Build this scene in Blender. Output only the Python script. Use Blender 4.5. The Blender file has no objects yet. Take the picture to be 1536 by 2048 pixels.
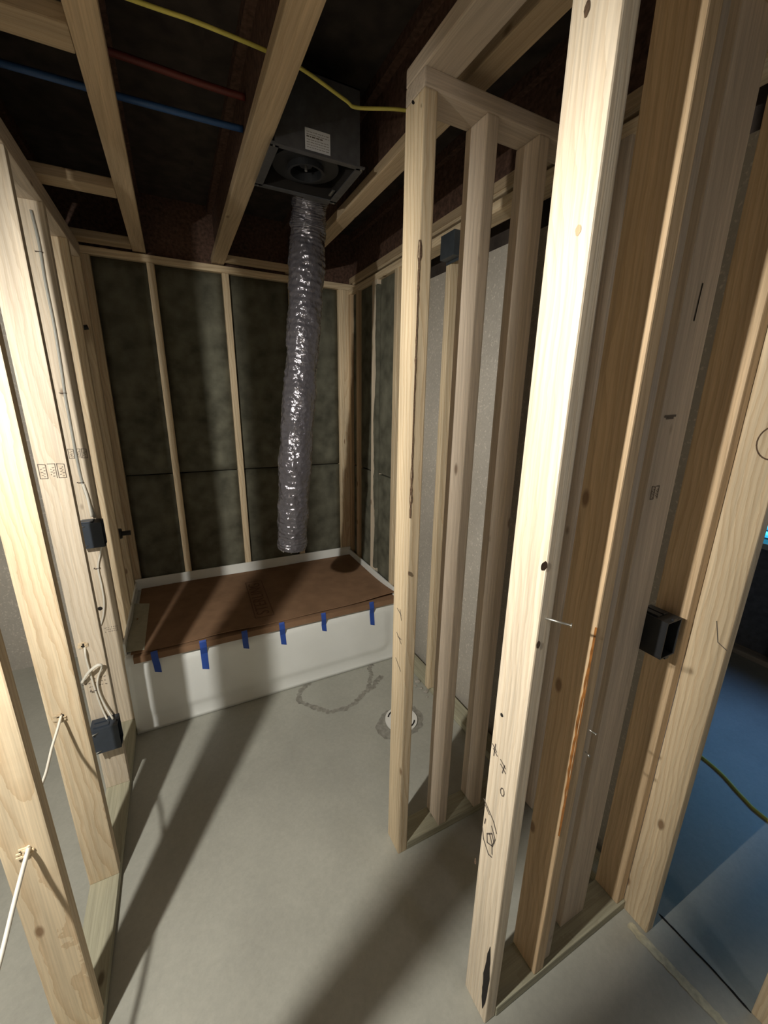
import bpy, bmesh, math, random
from mathutils import Vector, Matrix
random.seed(7)
S = bpy.context.scene
COL = S.collection

# ------------------------------------------------------------------ camera
# world: X = to the right along the tub, Y = depth towards the tub, Z up, metres
FPX, YAW, PITCH, ROLL, CAMH = 805.97, .4697, .27448, -.01639, 1.70
_f = Vector((math.sin(YAW)*math.cos(PITCH), math.cos(YAW)*math.cos(PITCH), -math.sin(PITCH)))
_r = Vector((math.cos(YAW), -math.sin(YAW), 0)); _d = _f.cross(_r)
RIGHT = math.cos(ROLL)*_r + math.sin(ROLL)*_d
DOWN = -math.sin(ROLL)*_r + math.cos(ROLL)*_d
cd = bpy.data.cameras.new('camera'); cam = bpy.data.objects.new('camera', cd); COL.objects.link(cam)
m3 = Matrix((RIGHT, -DOWN, -_f)).transposed()
cam.matrix_world = Matrix.Translation((0, 0, CAMH)) @ m3.to_4x4()
cd.sensor_fit = 'HORIZONTAL'; cd.sensor_width = 36; cd.lens = 36*FPX/1536
cd.clip_start = .02; cd.clip_end = 60
S.camera = cam

def ray(x, y): return RIGHT*((x-768)/FPX) + DOWN*((y-1024)/FPX) + _f
def onX(x, y, X): d = ray(x, y); return d*(X/d.x) + Vector((0, 0, CAMH))
def onY(x, y, Y): d = ray(x, y); return d*(Y/d.y) + Vector((0, 0, CAMH))
def onZ(x, y, Z): d = ray(x, y); return d*((Z-CAMH)/d.z) + Vector((0, 0, CAMH))

# ------------------------------------------------------------------ world, exposure
S.view_settings.view_transform = 'Standard'; S.view_settings.look = 'None'
S.view_settings.gamma = 1; S.view_settings.use_curve_mapping = False
S.view_settings.exposure = 0.0
W = bpy.data.worlds.new('world'); S.world = W; W.use_nodes = True
W.node_tree.nodes['Background'].inputs[0].default_value = (.35, .55, .9, 1)
W.node_tree.nodes['Background'].inputs[1].default_value = .02
LAMP = Vector((-.705, .40, 2.0)); LAMP_W = 142.0
BULB2 = Vector((1.0, -.95, 1.85)); FILL_LAMP_W = 5.5  # added unseen fill lamp behind the viewer, brightens the near right side
WIN_W = 1.6

def area(name, loc, target, sx, sy, power, color):
    l = bpy.data.lights.new(name, 'AREA'); l.shape = 'RECTANGLE'; l.size = sx; l.size_y = sy
    l.energy = power; l.color = color; l.spread = math.radians(60)
    o = bpy.data.objects.new(name, l); COL.objects.link(o); o.location = loc
    o.rotation_euler = (Vector(target)-Vector(loc)).to_track_quat('-Z', 'Y').to_euler(); return o
area('window_daylight', (3.42, .55, 1.15), (2.55, .9, 0), 1.0, .5, WIN_W, (.22, .45, 1.0))

# ------------------------------------------------------------------ materials
MATS = {}
def nt(name):
    m = bpy.data.materials.new(name); m.use_nodes = True
    t = m.node_tree; b = t.nodes['Principled BSDF']; MATS[name] = m
    return m, t, b
def node(t, typ, **kw):
    n = t.nodes.new(typ)
    for k, v in kw.items():
        if k in ('inp',):
            for a, c in v.items(): n.inputs[a].default_value = c
        else: setattr(n, k, v)
    return n
def link(t, a, b): t.links.new(a, b)
def plain(name, col, rough=.6, metal=0, spec=.5, noise=0, nscale=30, bump=0):
    m, t, b = nt(name)
    b.inputs['Roughness'].default_value = rough; b.inputs['Metallic'].default_value = metal
    b.inputs['Specular IOR Level'].default_value = spec
    tc = node(t, 'ShaderNodeTexCoord')
    n = node(t, 'ShaderNodeTexNoise', inp={'Scale': nscale, 'Detail': 5})
    link(t, tc.outputs['Object'], n.inputs['Vector'])
    r = node(t, 'ShaderNodeMapRange', inp={'From Min': .3, 'From Max': .7, 'To Min': 1-noise, 'To Max': 1+noise})
    link(t, n.outputs['Fac'], r.inputs['Value'])
    mx = node(t, 'ShaderNodeMix', data_type='RGBA', blend_type='MULTIPLY', inp={'Factor': 1.0})
    mx.inputs['A'].default_value = (*col, 1); link(t, r.outputs['Result'], mx.inputs['B'])
    link(t, mx.outputs['Result'], b.inputs['Base Color'])
    if bump:
        bp = node(t, 'ShaderNodeBump', inp={'Strength': bump, 'Distance': .004})
        link(t, n.outputs['Fac'], bp.inputs['Height']); link(t, bp.outputs['Normal'], b.inputs['Normal'])
    return m

def wood(name, light, dark, ringmix=.55, rough=.62):
    """softwood lumber, length along local Z, every board different (Object Info random)"""
    m, t, b = nt(name)
    b.inputs['Roughness'].default_value = rough; b.inputs['Specular IOR Level'].default_value = .35
    tc = node(t, 'ShaderNodeTexCoord'); oi = node(t, 'ShaderNodeObjectInfo')
    off = node(t, 'ShaderNodeVectorMath', operation='SCALE'); off.inputs[0].default_value = (.031, .027, 37.0)
    r2 = node(t, 'ShaderNodeMath', operation='MULTIPLY_ADD'); r2.inputs[1].default_value = 2; r2.inputs[2].default_value = -1
    link(t, oi.outputs['Random'], r2.inputs[0]); link(t, r2.outputs[0], off.inputs['Scale'])
    add = node(t, 'ShaderNodeVectorMath', operation='ADD')
    link(t, tc.outputs['Object'], add.inputs[0]); link(t, off.outputs['Vector'], add.inputs[1])
    # low frequency warp along the length
    mpw = node(t, 'ShaderNodeMapping'); mpw.inputs['Scale'].default_value = (9, 9, 2.6)
    link(t, add.outputs[0], mpw.inputs['Vector'])
    nw = node(t, 'ShaderNodeTexNoise', inp={'Scale': 1, 'Detail': 2}); link(t, mpw.outputs[0], nw.inputs['Vector'])
    wsub = node(t, 'ShaderNodeVectorMath', operation='SUBTRACT'); wsub.inputs[1].default_value = (.5, .5, .5)
    link(t, nw.outputs['Color'], wsub.inputs[0])
    wsc = node(t, 'ShaderNodeVectorMath', operation='MULTIPLY'); wsc.inputs[1].default_value = (.05, .05, 0)
    link(t, wsub.outputs[0], wsc.inputs[0])
    wadd = node(t, 'ShaderNodeVectorMath', operation='ADD')
    link(t, add.outputs[0], wadd.inputs[0]); link(t, wsc.outputs[0], wadd.inputs[1])
    mpr = node(t, 'ShaderNodeMapping'); mpr.inputs['Rotation'].default_value = (.025, .018, 0)
    mpr.inputs['Location'].default_value = (.05, .045, 0)
    link(t, wadd.outputs[0], mpr.inputs['Vector'])
    ring = node(t, 'ShaderNodeTexWave', wave_type='RINGS', rings_direction='Z', wave_profile='SAW',
                inp={'Scale': 24, 'Distortion': 1.2, 'Detail': 2, 'Detail Scale': 1.5})
    link(t, mpr.outputs[0], ring.inputs['Vector'])
    rr = node(t, 'ShaderNodeValToRGB'); rr.color_ramp.elements[0].position = .45; rr.color_ramp.elements[1].position = .97
    rr.color_ramp.elements[0].color = (0, 0, 0, 1); rr.color_ramp.elements[1].color = (1, 1, 1, 1)
    link(t, ring.outputs['Fac'], rr.inputs['Fac'])
    # fibres
    mpf = node(t, 'ShaderNodeMapping'); mpf.inputs['Scale'].default_value = (260, 260, 5)
    link(t, add.outputs[0], mpf.inputs['Vector'])
    nf = node(t, 'ShaderNodeTexNoise', inp={'Scale': 1, 'Detail': 4}); link(t, mpf.outputs[0], nf.inputs['Vector'])
    # broad tone streaks
    mps = node(t, 'ShaderNodeMapping'); mps.inputs['Scale'].default_value = (22, 22, 1.1)
    link(t, add.outputs[0], mps.inputs['Vector'])
    ns = node(t, 'ShaderNodeTexNoise', inp={'Scale': 1, 'Detail': 3}); link(t, mps.outputs[0], ns.inputs['Vector'])
    ringm = node(t, 'ShaderNodeMath', operation='MULTIPLY'); ringm.inputs[1].default_value = ringmix
    link(t, rr.outputs['Color'], ringm.inputs[0])
    c1 = node(t, 'ShaderNodeMix', data_type='RGBA'); c1.inputs['A'].default_value = (*light, 1); c1.inputs['B'].default_value = (*dark, 1)
    link(t, ringm.outputs[0], c1.inputs['Factor'])
    fr = node(t, 'ShaderNodeMapRange', inp={'From Min': .3, 'From Max': .7, 'To Min': .86, 'To Max': 1.1}); link(t, nf.outputs['Fac'], fr.inputs['Value'])
    sr = node(t, 'ShaderNodeMapRange', inp={'From Min': .3, 'From Max': .7, 'To Min': .82, 'To Max': 1.12}); link(t, ns.outputs['Fac'], sr.inputs['Value'])
    orr = node(t, 'ShaderNodeMapRange', inp={'From Min': 0, 'From Max': 1, 'To Min': .84, 'To Max': 1.06}); link(t, oi.outputs['Random'], orr.inputs['Value'])
    mul = node(t, 'ShaderNodeMath', operation='MULTIPLY'); link(t, fr.outputs[0], mul.inputs[0]); link(t, sr.outputs[0], mul.inputs[1])
    mul2 = node(t, 'ShaderNodeMath', operation='MULTIPLY'); link(t, mul.outputs[0], mul2.inputs[0]); link(t, orr.outputs[0], mul2.inputs[1])
    c2 = node(t, 'ShaderNodeMix', data_type='RGBA', blend_type='MULTIPLY', inp={'Factor': 1.0})
    link(t, c1.outputs['Result'], c2.inputs['A']); link(t, mul2.outputs[0], c2.inputs['B'])
    # knots
    mpk = node(t, 'ShaderNodeMapping'); mpk.inputs['Scale'].default_value = (11, 11, 5.2)
    link(t, add.outputs[0], mpk.inputs['Vector'])
    vk = node(t, 'ShaderNodeTexVoronoi', feature='F1', inp={'Scale': 1.0}); link(t, mpk.outputs[0], vk.inputs['Vector'])
    kr = node(t, 'ShaderNodeMapRange', inp={'From Min': .07, 'From Max': .13, 'To Min': 1, 'To Max': 0}); link(t, vk.outputs['Distance'], kr.inputs['Value'])
    sep = node(t, 'ShaderNodeSeparateColor'); link(t, vk.outputs['Color'], sep.inputs[0])
    gate = node(t, 'ShaderNodeMath', operation='GREATER_THAN'); gate.inputs[1].default_value = .45; link(t, sep.outputs[0], gate.inputs[0])
    kk = node(t, 'ShaderNodeMath', operation='MULTIPLY'); link(t, kr.outputs[0], kk.inputs[0]); link(t, gate.outputs[0], kk.inputs[1])
    kk2 = node(t, 'ShaderNodeMath', operation='MULTIPLY'); kk2.inputs[1].default_value = .8; link(t, kk.outputs[0], kk2.inputs[0])
    c3 = node(t, 'ShaderNodeMix', data_type='RGBA'); link(t, c2.outputs['Result'], c3.inputs['A'])
    c3.inputs['B'].default_value = (dark[0]*.35, dark[1]*.27, dark[2]*.22, 1)
    link(t, kk2.outputs[0], c3.inputs['Factor'])
    link(t, c3.outputs['Result'], b.inputs['Base Color'])
    bp = node(t, 'ShaderNodeBump', inp={'Strength': .25, 'Distance': .001}); link(t, nf.outputs['Fac'], bp.inputs['Height'])
    link(t, bp.outputs['Normal'], b.inputs['Normal'])
    return m

WOOD = wood('stud_lumber', (.76, .62, .42), (.54, .36, .19), .5)
WOODP = wood('pale_lumber', (.75, .645, .50), (.55, .42, .27), .42)
WOODG = wood('weathered_lumber', (.66, .555, .44), (.47, .375, .28), .35)
WOODB = wood('brown_shaded_lumber', (.60, .44, .27), (.42, .28, .15), .45)  # brown tone; on the closet studs it stands in for shade
WOODJ = wood('joist_lumber', (.55, .42, .27), (.40, .28, .16), .35, .7)
GREENW = wood('treated_lumber', (.42, .40, .29), (.30, .28, .19), .35)
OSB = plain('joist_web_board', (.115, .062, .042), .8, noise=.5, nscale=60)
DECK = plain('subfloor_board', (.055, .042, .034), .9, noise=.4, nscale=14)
INSUL = plain('dark_insulation_batt', (.125, .122, .092), .95, spec=.1, noise=.42, nscale=9, bump=.5)
BLACK = plain('black_plastic', (.018, .019, .021), .45, noise=.1)
DBLUE = plain('slate_plastic', (.035, .045, .06), .42, noise=.1)
METALD = plain('dark_galvanised_steel', (.13, .13, .135), .45, metal=.5, noise=.15, nscale=40)
GREYPL = plain('grey_steel_plate', (.085, .10, .115), .5, metal=.5, noise=.1)
WHITEP = plain('white_plastic', (.80, .79, .74), .35, noise=.04)
CABLE = plain('white_cable_jacket', (.78, .74, .64), .5, noise=.05)
GREYC = plain('grey_cable_jacket', (.42, .42, .38), .5, noise=.05)
YELLOW = plain('yellow_cable_jacket', (.72, .64, .14), .5, noise=.05)
BLUEPEX = plain('blue_water_pipe', (.035, .11, .30), .45)
REDPEX = plain('red_water_pipe', (.16, .028, .02), .5)
ACRYL = plain('white_acrylic', (.86, .88, .85), .22, spec=.5, noise=.02, nscale=8)
CARD = plain('brown_cardboard', (.25, .150, .088), .85, spec=.15, noise=.12, nscale=12)
CARDIN = plain('pale_paper', (.42, .40, .30), .9, noise=.1)
INK = plain('brown_print_ink', (.13, .062, .032), .85)
STAMP = plain('grey_stamp_ink', (.13, .105, .085), .85)
DARKHOLE = plain('dark_recess', (.012, .009, .007), .95)
TAPE = plain('blue_painters_tape', (.028, .085, .40), .6, noise=.06, nscale=80)
SAP = plain('orange_sap', (.27, .105, .022), .4, noise=.5)
STEEL = plain('bright_nail_steel', (.55, .54, .50), .35, metal=.9)
BARK = plain('brown_bark', (.11, .068, .04), .95, noise=.4, nscale=200)
SEAL = plain('dried_sealant', (.58, .55, .40), .8, noise=.2, nscale=60)
STAIN = plain('dark_concrete_stain', (.27, .26, .222), .75, noise=.3, nscale=40)
WALLC = None
def concrete(name, col, rough, bumpd=.0015, cracks=True):
    m, t, b = nt(name)
    b.inputs['Specular IOR Level'].default_value = .5
    tc = node(t, 'ShaderNodeTexCoord')
    n1 = node(t, 'ShaderNodeTexNoise', inp={'Scale': 1.7, 'Detail': 6, 'Roughness': .6})
    n2 = node(t, 'ShaderNodeTexNoise', inp={'Scale': 60, 'Detail': 6, 'Roughness': .7})
    n3 = node(t, 'ShaderNodeTexVoronoi', feature='F1', inp={'Scale': 55})
    for n in (n1, n2, n3): link(t, tc.outputs['Object'], n.inputs['Vector'])
    r1 = node(t, 'ShaderNodeMapRange', inp={'From Min': .3, 'From Max': .7, 'To Min': .84, 'To Max': 1.12}); link(t, n1.outputs['Fac'], r1.inputs['Value'])
    r2 = node(t, 'ShaderNodeMapRange', inp={'From Min': .3, 'From Max': .7, 'To Min': .93, 'To Max': 1.07}); link(t, n2.outputs['Fac'], r2.inputs['Value'])
    r3 = node(t, 'ShaderNodeMapRange', inp={'From Min': .04, 'From Max': .10, 'To Min': .72 if cracks else .95, 'To Max': 1}); link(t, n3.outputs['Distance'], r3.inputs['Value'])
    a = node(t, 'ShaderNodeMath', operation='MULTIPLY'); link(t, r1.outputs[0], a.inputs[0]); link(t, r2.outputs[0], a.inputs[1])
    a2 = node(t, 'ShaderNodeMath', operation='MULTIPLY'); link(t, a.outputs[0], a2.inputs[0]); link(t, r3.outputs[0], a2.inputs[1])
    if cracks:
        n4 = node(t, 'ShaderNodeTexNoise', inp={'Scale': 95, 'Detail': 2}); link(t, tc.outputs['Object'], n4.inputs['Vector'])
        r4 = node(t, 'ShaderNodeMapRange', inp={'From Min': .58, 'From Max': .72, 'To Min': 1, 'To Max': 1.45}); link(t, n4.outputs['Fac'], r4.inputs['Value'])
        a3 = node(t, 'ShaderNodeMath', operation='MULTIPLY'); link(t, a2.outputs[0], a3.inputs[0]); link(t, r4.outputs[0], a3.inputs[1]); a2 = a3
    mx = node(t, 'ShaderNodeMix', data_type='RGBA', blend_type='MULTIPLY', inp={'Factor': 1.0}); mx.inputs['A'].default_value = (*col, 1)
    link(t, a2.outputs[0], mx.inputs['B']); link(t, mx.outputs['Result'], b.inputs['Base Color'])
    rr = node(t, 'ShaderNodeMapRange', inp={'From Min': .3, 'From Max': .7, 'To Min': rough-.08, 'To Max': rough+.1}); link(t, n1.outputs['Fac'], rr.inputs['Value'])
    link(t, rr.outputs[0], b.inputs['Roughness'])
    bp = node(t, 'ShaderNodeBump', inp={'Strength': .3, 'Distance': bumpd}); link(t, n2.outputs['Fac'], bp.inputs['Height']); link(t, bp.outputs['Normal'], b.inputs['Normal'])
    return m
FLOORM = concrete('concrete_floor', (.40, .397, .345), .42, .0008, False)
CONC = concrete('concrete_wall', (.42, .39, .34), .8, .003, True)

def foil(name):
    m, t, b = nt(name)
    b.inputs['Base Color'].default_value = (.125, .118, .132, 1); b.inputs['Metallic'].default_value = .5
    b.inputs['Roughness'].default_value = .2; b.inputs['Coat Weight'].default_value = .6; b.inputs['Coat Roughness'].default_value = .1
    tc = node(t, 'ShaderNodeTexCoord')
    n = node(t, 'ShaderNodeTexNoise', inp={'Scale': 55, 'Detail': 3}); link(t, tc.outputs['Object'], n.inputs['Vector'])
    v = node(t, 'ShaderNodeTexVoronoi', inp={'Scale': 42}); link(t, tc.outputs['Object'], v.inputs['Vector'])
    a = node(t, 'ShaderNodeMath', operation='ADD'); link(t, n.outputs['Fac'], a.inputs[0]); link(t, v.outputs['Distance'], a.inputs[1])
    bp = node(t, 'ShaderNodeBump', inp={'Strength': .75, 'Distance': .006}); link(t, a.outputs[0], bp.inputs['Height'])
    link(t, bp.outputs['Normal'], b.inputs['Normal']); return m
FOIL = foil('grey_foil_sleeve')
def emit(name, col, strength, stripes=False):
    m, t, b = nt(name); b.inputs['Base Color'].default_value = (*col, 1)
    b.inputs['Emission Color'].default_value = (*col, 1); b.inputs['Emission Strength'].default_value = strength
    if stripes:
        tc = node(t, 'ShaderNodeTexCoord'); w = node(t, 'ShaderNodeTexWave', wave_type='BANDS', bands_direction='Z', inp={'Scale': 6.5, 'Distortion': .4})
        link(t, tc.outputs['Object'], w.inputs['Vector'])
        mr = node(t, 'ShaderNodeMix', data_type='RGBA'); mr.inputs['A'].default_value = (.02, .35, .75, 1); mr.inputs['B'].default_value = (.10, .75, 1, 1)
        link(t, w.outputs['Fac'], mr.inputs['Factor']); link(t, mr.outputs['Result'], b.inputs['Emission Color'])
    return m
SKYPANE = emit('blue_daylight_pane', (.07, .55, .95), 1.6, True)
BULBM = emit('lit_bulb_glass', (1, .93, .8), 12)

# ------------------------------------------------------------------ helpers
def props(o, label=None, cat=None, group=None, kind=None):
    if label: o['label'] = label
    if cat: o['category'] = cat
    if group: o['group'] = group
    if kind: o['kind'] = kind
    return o
def empty(name, loc=(0, 0, 0)):
    o = bpy.data.objects.new(name, None); COL.objects.link(o); o.location = loc; o.empty_display_size = .1; return o
def adopt(o, p):
    """parent o to p keeping its world place"""
    if p is None: return o
    o.parent = p
    T = Matrix.Translation(p.location)
    if p.parent: T = Matrix.Identity(4)
    o.matrix_parent_inverse = (wm(p)).inverted(); return o
WM = {}
def wm(o): return WM.get(o.name, o.matrix_basis.copy())
def finish(name, bm, mat, parent=None, loc=(0, 0, 0), rot=None, smooth=False):
    me = bpy.data.meshes.new(name); bmesh.ops.recalc_face_normals(bm, faces=bm.faces[:]); bm.to_mesh(me); bm.free()
    me.materials.append(mat)
    if smooth:
        for p in me.polygons: p.use_smooth = True
    o = bpy.data.objects.new(name, me); COL.objects.link(o)
    M = Matrix.Translation(loc) @ (rot.to_4x4() if rot else Matrix.Identity(4))
    o.matrix_basis = M; WM[o.name] = M
    return adopt(o, parent)
def add_box(bm, x0, x1, y0, y1, z0, z1, bevel=0):
    r = bmesh.ops.create_cube(bm, size=1)
    for v in r['verts']:
        v.co = Vector(((x0+x1)/2+v.co.x*(x1-x0), (y0+y1)/2+v.co.y*(y1-y0), (z0+z1)/2+v.co.z*(z1-z0)))
    if bevel:
        es = list({e for v in r['verts'] for e in v.link_edges})
        bmesh.ops.bevel(bm, geom=es, offset=bevel, segments=2, affect='EDGES', profile=.6)
def box(name, x0, x1, y0, y1, z0, z1, mat, parent=None, bevel=0, smooth=False):
    c = Vector(((x0+x1)/2, (y0+y1)/2, (z0+z1)/2)); bm = bmesh.new()
    add_box(bm, x0-c.x, x1-c.x, y0-c.y, y1-c.y, z0-c.z, z1-c.z, bevel)
    return finish(name, bm, mat, parent, c, None, smooth)
RX = Matrix(((0, 0, 1), (0, 1, 0), (-1, 0, 0)))     # local z -> world x
RY = Matrix(((1, 0, 0), (0, 0, 1), (0, -1, 0)))     # local z -> world y
def lumber(name, x0, x1, y0, y1, z0, z1, axis='z', mat=None, parent=None, bevel=.004, wavy=0, split=None):
    """a board whose local Z is its length"""
    c = Vector(((x0+x1)/2, (y0+y1)/2, (z0+z1)/2)); dx, dy, dz = x1-x0, y1-y0, z1-z0
    R = None
    if axis == 'z': a, b, l = dx, dy, dz
    elif axis == 'x': a, b, l, R = dz, dy, dx, RX
    else: a, b, l, R = dx, dz, dy, RY
    bm = bmesh.new(); add_box(bm, -a/2, a/2, -b/2, b/2, -l/2, l/2, bevel)
    if wavy:
        for k in range(1, 40):
            z = -l/2 + l*k/40
            bmesh.ops.bisect_plane(bm, geom=bm.verts[:]+bm.edges[:]+bm.faces[:], plane_co=(0, 0, z), plane_no=(0, 0, 1))
        rnd = random.Random(3)
        prof = {}
        for v in bm.verts:
            if v.co.y < -b/2+.01 and v.co.x < 0:
                k = round(v.co.z*1000)
                if k not in prof: prof[k] = wavy*(.45*math.sin(v.co.z*4.2+1)+.3*math.sin(v.co.z*11)+.25*rnd.uniform(-1, 1))
                v.co.y += max(-.2*wavy, prof[k])
    return finish(name, bm, mat or WOOD, parent, c, R)
def stud(p, x0, x1, y0, y1, z0=.038, z1=2.391, mat=None, name='stud', **k): return lumber(name, x0, x1, y0, y1, z0, z1, 'z', mat, p, **k)
def catmull(pts, n=10):
    P = [Vector(p) for p in pts]; P = [2*P[0]-P[1]]+P+[2*P[-1]-P[-2]]; out = []
    for i in range(1, len(P)-2):
        for k in range(n):
            t = k/n; a, b, c, d = P[i-1], P[i], P[i+1], P[i+2]
            out.append(.5*((2*b)+(c-a)*t+(2*a-5*b+4*c-d)*t*t+(3*b-a-3*c+d)*t**3))
    out.append(P[-2]); return out
def sweep(bm, path, rad, seg=8, flat=1.0, cap=True):
    rings = []; n = len(path); up = Vector((.13, .29, .95))
    t0 = (path[1]-path[0]).normalized(); nrm = up - t0*up.dot(t0)
    if nrm.length < .05: nrm = Vector((1, 0, 0)) - t0*t0.x
    nrm.normalize()
    for i, p in enumerate(path):
        t = (path[min(i+1, n-1)]-path[max(i-1, 0)]).normalized()
        nrm = (nrm - t*nrm.dot(t)).normalized(); bi = t.cross(nrm)
        r = rad(i/(n-1)) if callable(rad) else rad
        rings.append([bm.verts.new(p+(nrm*math.cos(2*math.pi*k/seg)*flat+bi*math.sin(2*math.pi*k/seg))*r) for k in range(seg)])
    for a, b in zip(rings, rings[1:]):
        for k in range(seg): bm.faces.new((a[k], a[(k+1) % seg], b[(k+1) % seg], b[k]))
    if cap: bm.faces.new(rings[0][::-1]); bm.faces.new(rings[-1])
def tube(name, pts, r, mat, parent=None, seg=8, n=10, flat=1.0):
    P = catmull(pts, n); c = P[0].copy(); bm = bmesh.new(); sweep(bm, [p-c for p in P], r, seg, flat)
    return finish(name, bm, mat, parent, c, None, True)
def cyl(bm, c, axis, r0, r1, l, seg=24, cap=True):
    rot = Vector((0, 0, 1)).rotation_difference(Vector(axis)).to_matrix().to_4x4()
    bmesh.ops.create_cone(bm, cap_ends=cap, segments=seg, radius1=r0, radius2=r1, depth=l, matrix=Matrix.Translation(c) @ rot)
def ringplate(bm, c, r0, r1, z0, z1, seg=40):
    vs = [[bm.verts.new((c[0]+r*math.cos(2*math.pi*k/seg), c[1]+r*math.sin(2*math.pi*k/seg), z)) for k in range(seg)] for r, z in ((r0, z0), (r1, z0), (r1, z1), (r0, z1))]
    for i in range(4):
        a, b = vs[i], vs[(i+1) % 4]
        for k in range(seg): bm.faces.new((a[k], a[(k+1) % seg], b[(k+1) % seg], b[k]))
def ribbon(name, pts, w, mat, parent, z=.0012, n=6, jit=.3, seed=1):
    """a thin irregular strip lying on the floor"""
    rnd = random.Random(seed); P = catmull([(p[0], p[1], 0) for p in pts], n); c = P[0].copy(); bm = bmesh.new(); rows = []
    for i, p in enumerate(P):
        t = (P[min(i+1, len(P)-1)]-P[max(i-1, 0)]).normalized(); s = Vector((-t.y, t.x, 0))
        a, b2 = (w*(.5+rnd.uniform(-jit, jit)) for _ in (0, 1))
        if i in (0, len(P)-1): a, b2 = a*.3, b2*.3
        rows.append((bm.verts.new(p-c+s*a+Vector((0, 0, z))), bm.verts.new(p-c-s*b2+Vector((0, 0, z)))))
    for a, b in zip(rows, rows[1:]): bm.faces.new((a[0], a[1], b[1], b[0]))
    return finish(name, bm, mat, parent, c)
def nearest_frame(face):
    # local (u right, v up, n out) axes for marks on a face, as seen by the viewer
    return {'-Y': (Vector((1, 0, 0)), Vector((0, 0, 1)), Vector((0, -1, 0))), '-X': (Vector((0, -1, 0)), Vector((0, 0, 1)), Vector((-1, 0, 0)))}[face]
def strokes(name, lines, origin, face, mat, parent, w=.003, off=.0009):
    """ink strokes: lists of (u, v) points around origin, lying on a stud face"""
    U, V, N = nearest_frame(face); bm = bmesh.new()
    for ln in lines:
        P = [U*u+V*v+N*off for u, v in ln]
        for a, b in zip(P, P[1:]):
            d = (b-a)
            if d.length < 1e-5: continue
            s = N.cross(d).normalized()*w/2; e = d.normalized()*w*.3
            bm.faces.new([bm.verts.new(q) for q in (a+s-e, a-s-e, b-s+e, b+s+e)])
    return finish(name, bm, mat, parent, origin)
def blockstamp(name, origin, face, w, h, mat, parent, seed, n=3):
    """an illegible mill stamp: a row of framed blocks with short bars"""
    rnd = random.Random(seed); L = []
    bw = w/n
    for i in range(n):
        x0 = -w/2+i*bw+bw*.08; x1 = x0+bw*.8
        L.append([(x0, -h/2), (x0, h/2), (x1, h/2*.9), (x1, -h/2), (x0, -h/2)] if i != 1 else [(x0, h/2), (x1, h/2), (x1*.98, -h/2)])
        for k in range(7):
            y = -h*.36+h*.1*k; a = x0+bw*(.15 if k % 2 else .42)+rnd.uniform(0, .12)*bw
            L.append([(a, y), (a+bw*rnd.uniform(.06, .22), y+rnd.uniform(-.04, .04)*h)])
    return strokes(name, L, origin, face, mat, parent, w=.0022)
def dots(name, origin, face, w, h, mat, parent, seed, rows=3, cols=8):
    rnd = random.Random(seed); L = []
    for r in range(rows):
        for c in range(cols):
            if rnd.random() < .2: continue
            u = -w/2+w*c/(cols-1)+rnd.uniform(-.1, .1)*w/cols; v = -h/2+h*r/max(1, rows-1)
            L.append([(u, v), (u+rnd.uniform(.2, .6)*w/cols, v+rnd.uniform(-.2, .2)*h/rows)])
    return strokes(name, L, origin, face, mat, parent, w=.003)
def disc(name, c, face, r, mat, parent, sx=1.0, off=.0008, seg=14, seed=0):
    U, V, N = nearest_frame(face); rnd = random.Random(seed); bm = bmesh.new()
    bm.faces.new([bm.verts.new(U*math.cos(2*math.pi*k/seg)*r*sx*rnd.uniform(.85, 1.1)+V*math.sin(2*math.pi*k/seg)*r*rnd.uniform(.85, 1.1)+N*off) for k in range(seg)])
    return finish(name, bm, mat, parent, c)

# ================================================================== THE SETTING
TOPZ = 2.391; JZ = 2.467; LX0, LX1 = -.449, -.36
floor = box('floor', -3.2, 3.6, -2.6, 3.2, -.12, 0, FLOORM)
props(floor, 'smooth grey concrete basement floor slab', 'floor', kind='structure')

# outer basement shell
def shell(name, x0, x1, y0, y1, z0, z1, label, mat=CONC):
    return props(box(name, x0, x1, y0, y1, z0, z1, mat), label, 'wall', kind='structure')
shell('wall_foundation_back', -3.2, 3.6, 3.0, 3.2, 0, 2.77, 'grey concrete foundation wall behind the tub framing')
shell('wall_foundation_left', -3.35, -3.2, -2.6, 3.2, 0, 2.77, 'grey concrete foundation wall beyond the left room')
shell('wall_foundation_front', -3.2, 3.6, -2.75, -2.6, 0, 2.77, 'grey concrete foundation wall behind the viewer')
# wall of the side room, with the window opening
wr = empty('wall_side_room', (3.45, 0, 0)); props(wr, 'dark framed wall of the side room with a blue window', 'wall', kind='structure')
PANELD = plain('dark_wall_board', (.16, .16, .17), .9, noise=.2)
WY0, WY1, WZ0, WZ1 = -.35, 1.20, .83, 1.62
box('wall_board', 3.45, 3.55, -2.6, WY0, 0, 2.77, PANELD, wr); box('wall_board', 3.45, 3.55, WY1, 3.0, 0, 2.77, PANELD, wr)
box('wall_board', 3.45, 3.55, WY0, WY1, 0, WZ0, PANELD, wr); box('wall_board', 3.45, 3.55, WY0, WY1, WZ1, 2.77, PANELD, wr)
for y in (1.9, 1.5, 1.205, .86, .46, .06, -.4, -1.2, -2.0):
    top = 2.391 if (y > WY1 or y < WY0) else WZ0-.04
    stud(wr, 3.36, 3.45, y, y+.038, .038, top, WOODG)
lumber('bottom_plate', 3.36, 3.45, -2.5, 2.9, 0, .038, 'y', WOODG, wr)
win = empty('window_1', (3.4, .4, WZ0)); props(win, 'blue basement window with horizontal slats in the side room', 'window', kind='structure')
box('sill', 3.33, 3.5, WY0, WY1, WZ0-.038, WZ0, plain('pale_sill', (.55, .55, .5), .5), win, .003)
box('pane', 3.50, 3.51, WY0, WY1, WZ0, WZ1, SKYPANE, win)
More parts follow.
